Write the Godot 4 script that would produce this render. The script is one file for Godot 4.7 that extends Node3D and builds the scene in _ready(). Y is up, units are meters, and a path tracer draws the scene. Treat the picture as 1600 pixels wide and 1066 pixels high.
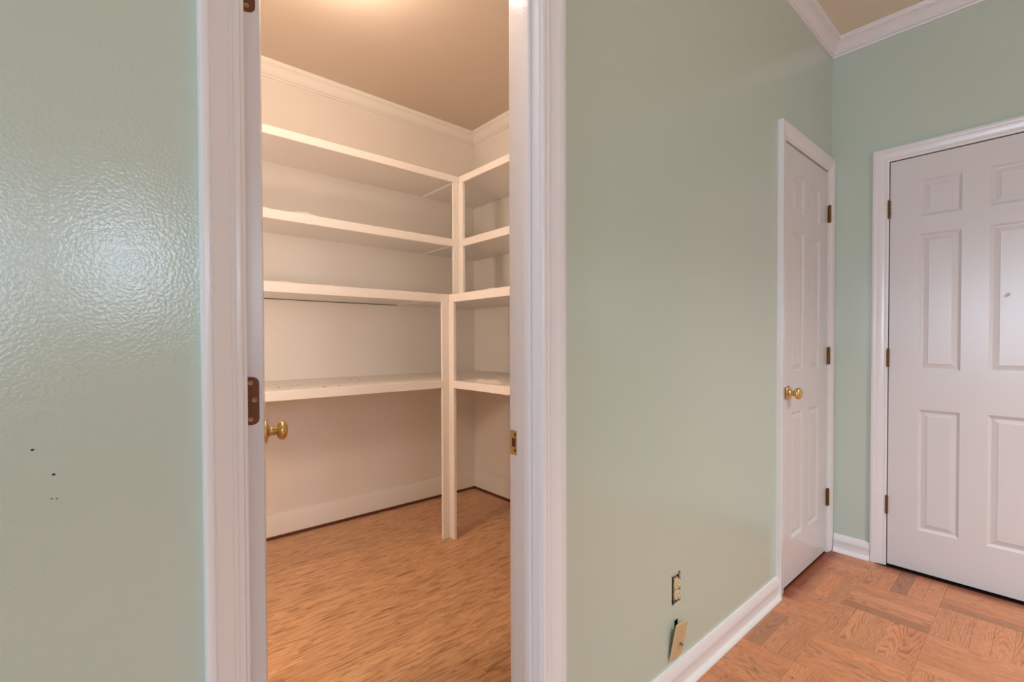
extends Node3D
# An empty hallway: a green wall with a doorway into a shelved pantry, a narrow closet door and a second
# panelled door on the end wall. The green wall's face is z = 0 (room at z > 0), the end wall's face is x = EX.

const EX := 3.012
const CEIL := 2.755
const WT := 0.106          # thickness of the wall with the doorway
const PX0 := -0.66         # pantry
const PX1 := 2.205
const PZ := -2.18
const ROOM_X0 := -4.2
const ROOM_Z1 := 4.6
const TILE := 0.2852

var M := {}
var rng := RandomNumberGenerator.new()


func _ready() -> void:
	rng.seed = 11
	setup_camera()
	setup_sky()
	make_materials()
	build_shell()
	build_parquet()
	build_laminate()
	build_trim()
	build_windows()
	build_doors()
	build_shelves()
	build_small_things()
	build_lamps()


# ------------------------------------------------------------------ camera, sky
func setup_camera() -> void:
	var cam := Camera3D.new()
	cam.name = "camera"
	add_child(cam)
	var f := 736.75
	var yaw := deg_to_rad(49.008)
	var pit := deg_to_rad(-0.8705)
	var rol := deg_to_rad(-0.16466)
	var fw := Vector3(cos(yaw) * cos(pit), sin(pit), -sin(yaw) * cos(pit))
	var r := fw.cross(Vector3.UP).normalized()
	var u := r.cross(fw)
	var r2 := r * cos(rol) + u * sin(rol)
	var u2 := u * cos(rol) - r * sin(rol)
	cam.transform = Transform3D(Basis(r2, u2, -fw), Vector3(0, 1.146, 0.806))
	cam.projection = Camera3D.PROJECTION_FRUSTUM
	cam.keep_aspect = Camera3D.KEEP_HEIGHT
	cam.near = 0.05
	cam.far = 60.0
	cam.size = 2.0 * 0.05 * 533.0 / f
	cam.frustum_offset = Vector2(0.0, 0.05 * 11.907 / f)
	cam.current = true


func setup_sky() -> void:
	var we := WorldEnvironment.new()
	we.name = "world_environment"
	var e := Environment.new()
	var sm := ProceduralSkyMaterial.new()
	sm.sky_top_color = Color(0.62, 0.76, 0.95)
	sm.sky_horizon_color = Color(0.93, 0.96, 1.0)
	sm.ground_bottom_color = Color(0.42, 0.43, 0.38)
	sm.ground_horizon_color = Color(0.62, 0.64, 0.6)
	sm.sky_energy_multiplier = 0.9
	sm.ground_energy_multiplier = 0.9
	var sky := Sky.new()
	sky.sky_material = sm
	e.background_mode = Environment.BG_SKY
	e.sky = sky
	e.tonemap_mode = Environment.TONE_MAPPER_LINEAR
	e.tonemap_exposure = 0.89
	e.sdfgi_enabled = true
	e.ssao_enabled = true
	e.ssil_enabled = true
	we.environment = e
	add_child(we)


func area_light(called: String, at: Vector3, towards: Vector3, size: Vector2, color: Color, energy: float, parent: Node) -> void:
	var l := AreaLight3D.new()
	l.name = called
	l.area_size = size
	l.light_color = color
	l.light_energy = energy
	l.area_range = 12.0
	l.shadow_enabled = true
	parent.add_child(l, true)
	var up := Vector3.UP if absf(towards.y) < 0.9 else Vector3.RIGHT
	l.transform = Transform3D(Basis.looking_at(towards, up), at)


# ------------------------------------------------------------------ materials
func paint(key: String, c: Color, rough: float, spec := 0.5) -> StandardMaterial3D:
	var m := StandardMaterial3D.new()
	m.resource_name = key
	m.albedo_color = c
	m.roughness = rough
	m.metallic_specular = spec
	M[key] = m
	return m


func noise_normal(freq: float, strength: float, sd: int) -> NoiseTexture2D:
	var n := FastNoiseLite.new()
	n.seed = sd
	n.noise_type = FastNoiseLite.TYPE_SIMPLEX_SMOOTH
	n.frequency = freq
	n.fractal_octaves = 3
	var t := NoiseTexture2D.new()
	t.width = 512
	t.height = 512
	t.seamless = true
	t.as_normal_map = true
	t.bump_strength = strength
	t.noise = n
	return t


func bumpy(m: StandardMaterial3D, t: Texture2D, per_metre: float, scale: float) -> void:
	m.normal_enabled = true
	m.normal_texture = t
	m.normal_scale = scale
	m.uv1_triplanar = true
	m.uv1_world_triplanar = true
	m.uv1_scale = Vector3.ONE * per_metre


func make_materials() -> void:
	var peel := noise_normal(0.035, 6.0, 3)
	var brush := noise_normal(0.03, 5.0, 8)
	bumpy(paint("green", Color8(203, 219, 206), 0.17, 0.6), peel, 9.0, 0.13)
	bumpy(paint("cream", Color8(246, 241, 234), 0.5), peel, 4.5, 0.08)
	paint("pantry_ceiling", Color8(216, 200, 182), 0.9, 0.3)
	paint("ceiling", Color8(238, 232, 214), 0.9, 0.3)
	bumpy(paint("white", Color8(245, 243, 245), 0.19), brush, 6.0, 0.1)
	bumpy(paint("door_white", Color8(231, 228, 230), 0.25), brush, 6.0, 0.07)
	bumpy(paint("shelf_white", Color8(244, 238, 232), 0.4), brush, 6.0, 0.12)
	paint("liner", Color8(236, 228, 218), 0.5)
	paint("debris", Color8(96, 82, 66), 0.9)
	paint("nail_hole", Color8(30, 30, 28), 0.9)
	paint("dark", Color8(28, 24, 20), 0.9)
	paint("shoe_brown", Color8(92, 45, 22), 0.4)
	paint("plaster", Color8(214, 210, 200), 0.95)
	paint("ivory", Color8(232, 216, 178), 0.35)
	paint("plate_ivory", Color8(216, 190, 148), 0.35)
	paint("spackle", Color8(206, 190, 192), 0.6)
	var brass := paint("brass", Color8(222, 192, 132), 0.28)
	brass.metallic = 1.0
	var old := paint("old_brass", Color8(122, 84, 44), 0.42)
	old.metallic = 0.85
	paint("screw_brass", Color8(172, 138, 88), 0.4).metallic = 0.5
	var leafm := paint("hinge_brown", Color8(112, 60, 28), 0.5)
	leafm.metallic = 0.12
	var steel := paint("steel", Color8(150, 145, 138), 0.4)
	steel.metallic = 0.9
	paint("box_grey", Color8(84, 78, 72), 0.7)
	var glass := paint("pane_glass", Color(1, 1, 1, 0.06), 0.02)
	glass.transparency = BaseMaterial3D.TRANSPARENCY_ALPHA
	var oak := paint("oak", Color(1, 1, 1), 0.36)
	oak.albedo_texture = oak_texture()
	oak.vertex_color_use_as_albedo = true
	var lam := paint("laminate", Color(1, 1, 1), 0.33)
	lam.albedo_texture = laminate_texture()
	lam.vertex_color_use_as_albedo = true
	paint("subfloor", Color8(60, 36, 20), 0.9)


# oak: 4 x 16 strips of grain, each 256 x 64 pixels, one for every strip of the parquet
func oak_texture() -> ImageTexture:
	var n := FastNoiseLite.new()
	n.seed = 5
	n.frequency = 1.0
	n.fractal_octaves = 2
	var data := PackedByteArray()
	data.resize(1024 * 1024 * 3)
	var light := Vector3(230, 164, 121)
	var mid := Vector3(213, 144, 102)
	var dark := Vector3(146, 90, 58)
	for row in 16:
		for col in 4:
			var lane := row * 4 + col
			var kind := rng.randf()
			var off := rng.randf_range(-0.6, 0.6)
			var s0 := rng.randf_range(-0.3, 1.2)
			var rings := rng.randf_range(3.0, 6.0)
			var bow := rng.randf_range(2.0, 7.0)
			var contrast := rng.randf_range(0.25, 0.75)
			var tone := rng.randf_range(-0.18, 0.18)
			var knot := Vector2(rng.randf(), rng.randf_range(0.2, 0.8)) if rng.randf() < 0.18 else Vector2(-9, -9)
			for y in 64:
				var t := y / 63.0
				var at := ((row * 64 + y) * 1024 + col * 256) * 3
				for x in 256:
					var s := x / 255.0
					var w := n.get_noise_2d(s * 1.3 + lane * 17.0, t * 0.9 + lane * 7.0)
					var rc := 0.0
					if kind < 0.4:
						var q := t - 0.5 + off * 0.5
						rc = (s - s0) * rings * 0.75 + q * q * bow * 1.3 + w * 0.8
					else:
						rc = t * rings * 1.6 + w * 0.9 + s * off * 0.7
					var kd := Vector2((s - knot.x) * 4.0, t - knot.y).length()
					rc += 1.2 * exp(-kd * kd * 18.0)
					var ring := pow(0.5 + 0.5 * sin(rc * TAU), 3.0) * (0.55 + 0.9 * n.get_noise_2d(s * 1.7 + lane * 5.0 + 300.0, t * 2.0))
					var fib := n.get_noise_2d(s * 4.0 + lane * 3.0, t * 40.0 + lane * 61.0)
					var pore := maxf(0.0, n.get_noise_2d(s * 11.0 + lane * 31.0, t * 75.0) - 0.2) * 2.0
					var k := clampf(0.32 + tone + fib * 0.5 + ring * contrast * 0.4, 0.0, 1.0)
					var c := light.lerp(mid, k)
					c = c.lerp(dark, clampf(ring * contrast * 0.8 + maxf(fib - 0.2, 0.0) * 0.7 + pore * 0.5 + exp(-kd * kd * 160.0) * 0.8, 0.0, 0.9))
					data[at] = int(clampf(c.x, 0, 255))
					data[at + 1] = int(clampf(c.y, 0, 255))
					data[at + 2] = int(clampf(c.z, 0, 255))
					at += 3
	return ImageTexture.create_from_image(Image.create_from_data(1024, 1024, false, Image.FORMAT_RGB8, data))


# laminate: one sheet of printed grain, 1.3 m long (u) by 1.3 m across (v)
func laminate_texture() -> ImageTexture:
	var n := FastNoiseLite.new()
	n.seed = 23
	n.frequency = 1.0
	n.fractal_octaves = 2
	var data := PackedByteArray()
	data.resize(1024 * 1024 * 3)
	var light := Vector3(234, 186, 140)
	var mid := Vector3(218, 163, 116)
	var dark := Vector3(146, 100, 68)
	for y in 1024:
		var v := y / 1023.0
		var at := y * 1024 * 3
		for x in 1024:
			var u := x / 1023.0
			var warp := n.get_noise_2d(u * 2.4 + 50.0, v * 9.0) * 0.02
			var a := n.get_noise_2d(u * 2.2, (v + warp) * 24.0)
			var b := n.get_noise_2d(u * 6.0 + 9.0, (v + warp) * 95.0)
			var d := n.get_noise_2d(u * 11.0 + 70.0, (v + warp * 0.6) * 210.0 + 30.0)
			var k := clampf(0.45 + a * 0.6 + b * 0.6 + d * 0.3, 0.0, 1.0)
			var c := light.lerp(mid, k)
			var dash := clampf((d - 0.10) * 2.0, 0.0, 1.0) * 0.55 + clampf((b - 0.16) * 1.8, 0.0, 1.0) * 0.55
			dash += clampf((n.get_noise_2d(u * 6.0 + 120.0, v * 26.0 + 7.0) - 0.40) * 2.4, 0.0, 0.45) + clampf((n.get_noise_2d(u * 13.0 + 220.0, v * 40.0 + 7.0) - 0.55) * 4.0, 0.0, 0.5)
			c = c.lerp(dark, clampf(dash * 0.8, 0.0, 0.8))
			c = c.lerp(Vector3(244, 204, 164), clampf((n.get_noise_2d(u * 8.0 + 310.0, (v + warp) * 260.0) - 0.2) * 1.6, 0.0, 0.5))
			data[at] = int(clampf(c.x, 0, 255))
			data[at + 1] = int(clampf(c.y, 0, 255))
			data[at + 2] = int(clampf(c.z, 0, 255))
			at += 3
	return ImageTexture.create_from_image(Image.create_from_data(1024, 1024, false, Image.FORMAT_RGB8, data))


# ------------------------------------------------------------------ mesh helpers
func mb() -> SurfaceTool:
	var st := SurfaceTool.new()
	st.begin(Mesh.PRIMITIVE_TRIANGLES)
	return st


func tri(st: SurfaceTool, a: Vector3, b: Vector3, c: Vector3, na: Vector3, nb: Vector3, nc: Vector3) -> void:
	var g := (b - a).cross(c - a)
	if g.length_squared() < 1e-16:
		return
	if g.dot(na + nb + nc) > 0.0:      # front faces run clockwise
		var p := b
		b = c
		c = p
		var q := nb
		nb = nc
		nc = q
	st.set_normal(na)
	st.add_vertex(a)
	st.set_normal(nb)
	st.add_vertex(b)
	st.set_normal(nc)
	st.add_vertex(c)


func quad(st: SurfaceTool, a: Vector3, b: Vector3, c: Vector3, d: Vector3, n: Vector3) -> void:
	tri(st, a, b, c, n, n, n)
	tri(st, a, c, d, n, n, n)


func box(st: SurfaceTool, a: Vector3, b: Vector3, ch := 0.0, xf := Transform3D()) -> void:
	var lo := Vector3(minf(a.x, b.x), minf(a.y, b.y), minf(a.z, b.z))
	var hi := Vector3(maxf(a.x, b.x), maxf(a.y, b.y), maxf(a.z, b.z))
	var mid := (lo + hi) / 2.0
	var h := (hi - lo) / 2.0
	ch = minf(ch, 0.45 * minf(h.x, minf(h.y, h.z)))
	var p := func(s: Vector3, ax: int) -> Vector3:
		var v := Vector3(s.x * (h.x - ch), s.y * (h.y - ch), s.z * (h.z - ch))
		v[ax] = s[ax] * h[ax]
		return xf * (mid + v)
	for ax in 3:
		var bx := (ax + 1) % 3
		var cx := (ax + 2) % 3
		for sa in [-1.0, 1.0]:
			var q := []
			for sbc in [[-1.0, -1.0], [1.0, -1.0], [1.0, 1.0], [-1.0, 1.0]]:
				var s := Vector3()
				s[ax] = sa
				s[bx] = sbc[0]
				s[cx] = sbc[1]
				q.append(p.call(s, ax))
			var nn := Vector3()
			nn[ax] = sa
			quad(st, q[0], q[1], q[2], q[3], xf.basis * nn)
			if ch > 0.0:
				for sb in [-1.0, 1.0]:      # the edge between faces ax and bx
					var s0 := Vector3()
					s0[ax] = sa
					s0[bx] = sb
					s0[cx] = -1.0
					var s1 := s0
					s1[cx] = 1.0
					var en := Vector3()
					en[ax] = sa
					en[bx] = sb
					quad(st, p.call(s0, ax), p.call(s1, ax), p.call(s1, bx), p.call(s0, bx), xf.basis * en.normalized())
	if ch > 0.0:
		for i in 8:
			var s := Vector3(1.0 if i & 1 else -1.0, 1.0 if i & 2 else -1.0, 1.0 if i & 4 else -1.0)
			var nn2 := xf.basis * s.normalized()
			tri(st, p.call(s, 0), p.call(s, 1), p.call(s, 2), nn2, nn2, nn2)


# joins rings of points; `inside` tells which way is out; corners sharper than 40 degrees stay sharp
func loft(st: SurfaceTool, rings: Array, closed := false, caps := true) -> void:
	for k in rings.size() - 1:
		var A: PackedVector3Array = rings[k]
		var B: PackedVector3Array = rings[k + 1]
		var m := A.size()
		var segs := m if closed else m - 1
		var ns := []
		for j in segs:
			var j2 := (j + 1) % m
			var d1 := (A[j2] + B[j2] - A[j] - B[j])
			var d2 := (B[j] + B[j2] - A[j] - A[j2])
			ns.append(d1.cross(d2).normalized())
		for j in segs:
			var j2 := (j + 1) % m
			var n: Vector3 = ns[j]
			var n0 := n
			var n1 := n
			if closed or j > 0:
				var pv: Vector3 = ns[(j - 1 + segs) % segs]
				if pv.dot(n) > 0.76:
					n0 = (pv + n).normalized()
			if closed or j < segs - 1:
				var nx: Vector3 = ns[(j + 1) % segs]
				if nx.dot(n) > 0.76:
					n1 = (nx + n).normalized()
			tri(st, A[j], A[j2], B[j2], n0, n1, n1)
			tri(st, A[j], B[j2], B[j], n0, n1, n0)
	if caps:
		for e in [0, rings.size() - 1]:
			var R: PackedVector3Array = rings[e]
			var o: PackedVector3Array = rings[1] if e == 0 else rings[rings.size() - 2]
			var away := (R[0] - o[0]).normalized()
			var nrm := (R[1] - R[0]).cross(R[2] - R[0])
			for j in range(1, R.size() - 1):
				var g := (R[j] - R[0]).cross(R[j + 1] - R[0])
				if g.length() > nrm.length():
					nrm = g
			nrm = nrm.normalized()
			if nrm.dot(away) < 0.0:
				nrm = -nrm
			var ax := nrm.abs().max_axis_index()
			var flat := PackedVector2Array()
			for v in R:
				flat.append(Vector2(v[(ax + 1) % 3], v[(ax + 2) % 3]))
			var idx := Geometry2D.triangulate_polygon(flat)
			for t in range(0, idx.size(), 3):
				tri(st, R[idx[t]], R[idx[t + 1]], R[idx[t + 2]], nrm, nrm, nrm)


# turns a profile of (radius, height) round the y axis of xf
func lathe(st: SurfaceTool, prof: Array, xf: Transform3D, n := 28) -> void:
	var rings := []
	for p in prof:
		var r := PackedVector3Array()
		for k in n:
			var a := TAU * k / n
			r.append(xf * Vector3(p.x * cos(a), p.y, p.x * sin(a)))
		rings.append(r)
	for k in rings.size() - 1:
		var d := Vector2(prof[k + 1].x - prof[k].x, prof[k + 1].y - prof[k].y)
		var nr := Vector2(d.y, -d.x).normalized()
		var nprev := nr
		var nnext := nr
		if k > 0:
			var e := Vector2(prof[k].x - prof[k - 1].x, prof[k].y - prof[k - 1].y)
			var q := Vector2(e.y, -e.x).normalized()
			if q.dot(nr) > 0.6:
				nprev = (q + nr).normalized()
		if k < rings.size() - 2:
			var e2 := Vector2(prof[k + 2].x - prof[k + 1].x, prof[k + 2].y - prof[k + 1].y)
			var q2 := Vector2(e2.y, -e2.x).normalized()
			if q2.dot(nr) > 0.6:
				nnext = (q2 + nr).normalized()
		for j in n:
			var j2 := (j + 1) % n
			var a0 := TAU * j / n
			var a1 := TAU * (j + 1) / n
			var f := func(q: Vector2, a: float) -> Vector3: return (xf.basis * Vector3(q.x * cos(a), q.y, q.x * sin(a))).normalized()
			tri(st, rings[k][j], rings[k][j2], rings[k + 1][j2], f.call(nprev, a0), f.call(nprev, a1), f.call(nnext, a1))
			tri(st, rings[k][j], rings[k + 1][j2], rings[k + 1][j], f.call(nprev, a0), f.call(nnext, a1), f.call(nnext, a0))


# a plate: a flat outline (x, y) given a thickness from z0 to z1, placed by xf
func plate(st: SurfaceTool, outline: PackedVector2Array, z0: float, z1: float, xf := Transform3D()) -> void:
	var idx := Geometry2D.triangulate_polygon(outline)
	for side in 2:
		var z := z1 if side else z0
		var n := xf.basis * Vector3(0, 0, 1.0 if side else -1.0)
		for t in range(0, idx.size(), 3):
			var a := outline[idx[t]]
			var b := outline[idx[t + 1]]
			var c := outline[idx[t + 2]]
			tri(st, xf * Vector3(a.x, a.y, z), xf * Vector3(b.x, b.y, z), xf * Vector3(c.x, c.y, z), n, n, n)
	var turn := 1.0 if Geometry2D.is_polygon_clockwise(outline) else -1.0
	for j in outline.size():
		var p := outline[j]
		var q := outline[(j + 1) % outline.size()]
		var d := q - p
		var n := xf.basis * (Vector3(-d.y, d.x, 0).normalized() * turn)
		quad(st, xf * Vector3(p.x, p.y, z0), xf * Vector3(q.x, q.y, z0), xf * Vector3(q.x, q.y, z1), xf * Vector3(p.x, p.y, z1), n)


func round_rect(x0: float, y0: float, x1: float, y1: float, r: Array, n := 5) -> PackedVector2Array:
	var o := PackedVector2Array()      # r: corner radii, from (x0, y0) counter-clockwise
	var c := [Vector2(x0, y0), Vector2(x1, y0), Vector2(x1, y1), Vector2(x0, y1)]
	var s := [Vector2(1, 1), Vector2(-1, 1), Vector2(-1, -1), Vector2(1, -1)]
	for k in 4:
		var rr: float = r[k]
		if rr <= 0.0:
			o.append(c[k])
			continue
		var m: Vector2 = c[k] + s[k] * rr
		for j in n + 1:
			var a := PI + k * PI / 2.0 + (PI / 2.0) * j / n
			o.append(m + Vector2(cos(a), sin(a)) * rr)
	return o


# a slab in the (u, v) plane from depth w0 to w1 (the side seen is w1), with rectangular holes [u0, v0, u1, v1]
func slab(st: SurfaceTool, u0: float, v0: float, u1: float, v1: float, holes: Array, w0: float, w1: float, xf := Transform3D()) -> void:
	var us := [u0, u1]
	var vs := [v0, v1]
	for h in holes:
		for k in [0, 2]:
			if h[k] > u0 and h[k] < u1 and not us.has(h[k]):
				us.append(h[k])
			if h[k + 1] > v0 and h[k + 1] < v1 and not vs.has(h[k + 1]):
				vs.append(h[k + 1])
	us.sort()
	vs.sort()
	var solid := func(i: int, j: int) -> bool:
		if i < 0 or j < 0 or i >= us.size() - 1 or j >= vs.size() - 1:
			return false
		var cu: float = (us[i] + us[i + 1]) / 2.0
		var cv: float = (vs[j] + vs[j + 1]) / 2.0
		for h in holes:
			if cu > h[0] and cu < h[2] and cv > h[1] and cv < h[3]:
				return false
		return true
	for i in us.size() - 1:
		for j in vs.size() - 1:
			if not solid.call(i, j):
				continue
			var a: float = us[i]
			var b: float = us[i + 1]
			var c: float = vs[j]
			var d: float = vs[j + 1]
			for w in [w0, w1]:
				var n := xf.basis * Vector3(0, 0, signf(w - (w0 + w1) / 2.0))
				quad(st, xf * Vector3(a, c, w), xf * Vector3(b, c, w), xf * Vector3(b, d, w), xf * Vector3(a, d, w), n)
			if not solid.call(i - 1, j):
				quad(st, xf * Vector3(a, c, w0), xf * Vector3(a, c, w1), xf * Vector3(a, d, w1), xf * Vector3(a, d, w0), xf.basis * Vector3(-1, 0, 0))
			if not solid.call(i + 1, j):
				quad(st, xf * Vector3(b, c, w0), xf * Vector3(b, c, w1), xf * Vector3(b, d, w1), xf * Vector3(b, d, w0), xf.basis * Vector3(1, 0, 0))
			if not solid.call(i, j - 1):
				quad(st, xf * Vector3(a, c, w0), xf * Vector3(b, c, w0), xf * Vector3(b, c, w1), xf * Vector3(a, c, w1), xf.basis * Vector3(0, -1, 0))
			if not solid.call(i, j + 1):
				quad(st, xf * Vector3(a, d, w0), xf * Vector3(b, d, w0), xf * Vector3(b, d, w1), xf * Vector3(a, d, w1), xf.basis * Vector3(0, 1, 0))


func build(st: SurfaceTool, called: String, mat: Material, parent: Node = self) -> MeshInstance3D:
	var o := MeshInstance3D.new()
	o.name = called
	o.mesh = st.commit()
	o.material_override = null
	for s in o.mesh.get_surface_count():
		o.mesh.surface_set_material(s, mat)
	o.cast_shadow = GeometryInstance3D.SHADOW_CASTING_SETTING_ON
	parent.add_child(o, true)
	return o


func tag(o: Node, label: String, category: String, group := "", kind := "") -> Node:
	if label:
		o.set_meta("label", label)
	if category:
		o.set_meta("category", category)
	if group:
		o.set_meta("group", group)
	if kind:
		o.set_meta("kind", kind)
	return o


func thing(called: String, at: Vector3, label: String, category: String, kind := "", group := "") -> Node3D:
	var o := Node3D.new()
	o.name = called
	o.position = at
	add_child(o, true)
	tag(o, label, category, group, kind)
	return o


# ------------------------------------------------------------------ the shell
# doorway openings between the jambs
const PD := [0.166, 0.787]        # pantry doorway, x
const ND := [2.325, 2.945]        # narrow closet door, x
const ED := [0.252, 0.874]        # end-wall door, z
const DOOR_H := 2.045
const OUTLET := [1.383, 0.284, 1.438, 0.387]
const JACK := [1.400, 0.19, 1.422, 0.232]


func wall_at_x(x: float) -> Transform3D:      # (u, v, w) -> (x + w, v, u)
	return Transform3D(Basis(Vector3(0, 0, 1), Vector3(0, 1, 0), Vector3(1, 0, 0)), Vector3(x, 0, 0))


func build_shell() -> void:
	var st := mb()
	slab(st, ROOM_X0, 0, EX, CEIL, [[PD[0] - 0.018, -1.0, PD[1] + 0.018, DOOR_H + 0.018], [ND[0] - 0.004, -1.0, ND[1] + 0.004, DOOR_H + 0.01], OUTLET, JACK], -WT / 2, 0.0)
	var w := build(st, "wall_left", M.green)
	st = mb()
	slab(st, JACK[0] + 0.0003, JACK[1] + 0.0003, JACK[2] - 0.0003, JACK[3] - 0.0003, [[JACK[0] + 0.0013, JACK[1] + 0.0013, JACK[2] - 0.0013, JACK[3] - 0.0013]], -0.05, -0.001)
	box(st, Vector3(JACK[0] + 0.0003, JACK[1] + 0.0003, -0.0515), Vector3(JACK[2] - 0.0003, JACK[3] - 0.0003, -0.05))
	build(st, "junction_box", M.dark, w)  # lining coloured dark to paint in the shade inside the opening
	tag(w, "glossy pale green wall with the pantry doorway and narrow closet door", "wall", "", "structure")
	for p in [Vector2(-0.065, 1.017), Vector2(-0.047, 0.984), Vector2(-0.0445, 0.9535), Vector2(-0.049, 0.9545)]:
		var hs := mb()
		var r := 0.0012 if p.y > 0.97 else 0.0007
		lathe(hs, [Vector2(0.0, 0.0004), Vector2(r, 0.0004), Vector2(r, 0.0)], Transform3D(Basis(Vector3.RIGHT * 1.5, Vector3(0, 0, 1), Vector3.DOWN), Vector3(p.x, p.y, 0.0)), 8)
		build(hs, "nail_hole", M.nail_hole, w)
	st = mb()
	slab(st, PX0 - 0.1, 0, EX + 0.1, CEIL, [[PD[0] - 0.018, -1.0, PD[1] + 0.018, DOOR_H + 0.018]], -WT, -WT / 2)
	tag(build(st, "wall_pantry_front", M.cream), "cream inner face of the wall around the pantry doorway", "wall", "", "structure")
	st = mb()
	slab(st, 0.0, 0, ROOM_Z1, CEIL, [[ED[0] - 0.004, -1.0, ED[1] + 0.004, DOOR_H + 0.01]], 0.0, 0.055, wall_at_x(EX))
	tag(build(st, "wall_right", M.green), "pale green end wall around the white six panel door", "wall", "", "structure")
	st = mb()
	slab(st, -WT, 0, ROOM_Z1, CEIL, [], 0.055, 0.12, wall_at_x(EX))  # unseen backing added to block light and keep the door gap dark
	tag(build(st, "added_dark_backing", M.dark), "added dark backing behind the end wall door, out of view", "wall", "", "structure")
	st = mb()
	slab(st, ROOM_X0, 0, EX + 0.12, CEIL, WIN_BACK, 0.0, 0.12, Transform3D(Basis(), Vector3(0, 0, ROOM_Z1)))
	tag(build(st, "wall_back", M.green), "pale green wall behind the camera with two unseen windows", "wall", "", "structure")
	st = mb()
	slab(st, -WT, 0, ROOM_Z1 + 0.12, CEIL, WIN_SIDE, -0.12, 0.0, wall_at_x(ROOM_X0))
	tag(build(st, "wall_far_left", M.green), "pale green wall at the far left end of the room with an unseen window", "wall", "", "structure")
	st = mb()
	box(st, Vector3(PX0 - 0.1, 0, PZ - 0.1), Vector3(PX1 + 0.1, CEIL, PZ))
	tag(build(st, "wall_pantry_back", M.cream), "cream back wall of the pantry behind the long shelves", "wall", "", "structure")
	st = mb()
	box(st, Vector3(PX1, 0, PZ), Vector3(PX1 + 0.1, CEIL, -WT))
	tag(build(st, "wall_pantry_right", M.cream), "cream right hand wall of the pantry behind the short shelves", "wall", "", "structure")
	st = mb()
	box(st, Vector3(PX0 - 0.1, 0, PZ), Vector3(PX0, CEIL, -WT))
	tag(build(st, "wall_pantry_left", M.cream), "cream left hand wall of the pantry hidden behind the open door", "wall", "", "structure")
	st = mb()
	box(st, Vector3(ROOM_X0 - 0.12, CEIL, -WT / 2), Vector3(EX + 0.12, CEIL + 0.1, ROOM_Z1 + 0.12))
	tag(build(st, "ceiling", M.ceiling), "flat beige ceiling of the hallway above the crown moulding", "ceiling", "", "structure")
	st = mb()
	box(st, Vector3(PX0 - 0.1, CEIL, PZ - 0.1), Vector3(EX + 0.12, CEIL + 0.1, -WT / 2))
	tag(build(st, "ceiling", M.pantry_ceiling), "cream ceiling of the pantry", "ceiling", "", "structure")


# ------------------------------------------------------------------ floors
# one strip of flooring from (x0, z0) to (x1, z1) with its top at y = top; grain along x or along z;
# uv: the rectangle of the texture that it shows; shade: its own tone; wear: a function (x, z) -> colour
func strip(st: SurfaceTool, x0: float, z0: float, x1: float, z1: float, along_x: bool, top: float, uv: Rect2, wear: Callable, cuts := 6, gap := 0.00015, bev := 0.0006) -> void:
	x0 += gap
	x1 -= gap
	z0 += gap
	z1 -= gap
	var L := (x1 - x0) if along_x else (z1 - z0)
	var W := (z1 - z0) if along_x else (x1 - x0)
	var pos := func(a: float, b: float, y: float) -> Vector3:
		return Vector3(x0 + a, y, z0 + b) if along_x else Vector3(x0 + b, y, z0 + a)
	var put := func(a: float, b: float, y: float, n: Vector3) -> void:
		var p: Vector3 = pos.call(a, b, y)
		st.set_normal(n)
		st.set_uv(Vector2(uv.position.x + uv.size.x * a / L, uv.position.y + uv.size.y * b / W))
		st.set_color(wear.call(p.x, p.z))
		st.add_vertex(p)
	var face := func(q: Array, n: Vector3) -> void:
		var g: Vector3 = (pos.call(q[1][0], q[1][1], q[1][2]) - pos.call(q[0][0], q[0][1], q[0][2])).cross(pos.call(q[2][0], q[2][1], q[2][2]) - pos.call(q[0][0], q[0][1], q[0][2]))
		var order := [0, 2, 1, 0, 3, 2] if g.dot(n) > 0.0 else [0, 1, 2, 0, 2, 3]
		for k in order:
			put.call(q[k][0], q[k][1], q[k][2], n)
	var along := Vector3(1, 0, 0) if along_x else Vector3(0, 0, 1)
	var across := Vector3(0, 0, 1) if along_x else Vector3(1, 0, 0)
	for i in cuts:
		var a := bev + (L - 2 * bev) * i / cuts
		var b := bev + (L - 2 * bev) * (i + 1) / cuts
		for j in 2:
			var c := bev + (W - 2 * bev) * j / 2.0
			var d := bev + (W - 2 * bev) * (j + 1) / 2.0
			face.call([[a, c, top], [b, c, top], [b, d, top], [a, d, top]], Vector3.UP)
	var low := top - bev
	var deep := top - 0.008
	var ends := [[[0.0, 0.0], [L, 0.0], [L - bev, bev], [bev, bev], -across], [[0.0, W], [L, W], [L - bev, W - bev], [bev, W - bev], across], [[0.0, 0.0], [0.0, W], [bev, W - bev], [bev, bev], -along], [[L, 0.0], [L, W], [L - bev, W - bev], [L - bev, bev], along]]
	for e in ends:
		var n: Vector3 = e[4]
		face.call([[e[0][0], e[0][1], low], [e[1][0], e[1][1], low], [e[2][0], e[2][1], top], [e[3][0], e[3][1], top]], (n + Vector3.UP).normalized())
		face.call([[e[0][0], e[0][1], low], [e[1][0], e[1][1], low], [e[1][0], e[1][1], deep], [e[0][0], e[0][1], deep]], n)


func smooth(a: float, b: float, x: float) -> float:
	var t := clampf((x - a) / (b - a), 0.0, 1.0)
	return t * t * (3.0 - 2.0 * t)


var edge_noise := FastNoiseLite.new()


# the old dark finish that the sander left along the doors
func old_finish(x: float, z: float) -> float:
	edge_noise.frequency = 9.0
	var n := edge_noise.get_noise_2d(x, z) * 0.018
	var k := 0.0
	if x > ND[0] - 0.02 and x < ND[1] + 0.06:
		k = maxf(k, 1.0 - smooth(0.02, 0.085, z + n))
	if z > ED[0] - 0.02 and z < ED[1] + 0.2:
		k = maxf(k, 1.0 - smooth(0.03, 0.10, EX - x + n))
	return k


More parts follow.
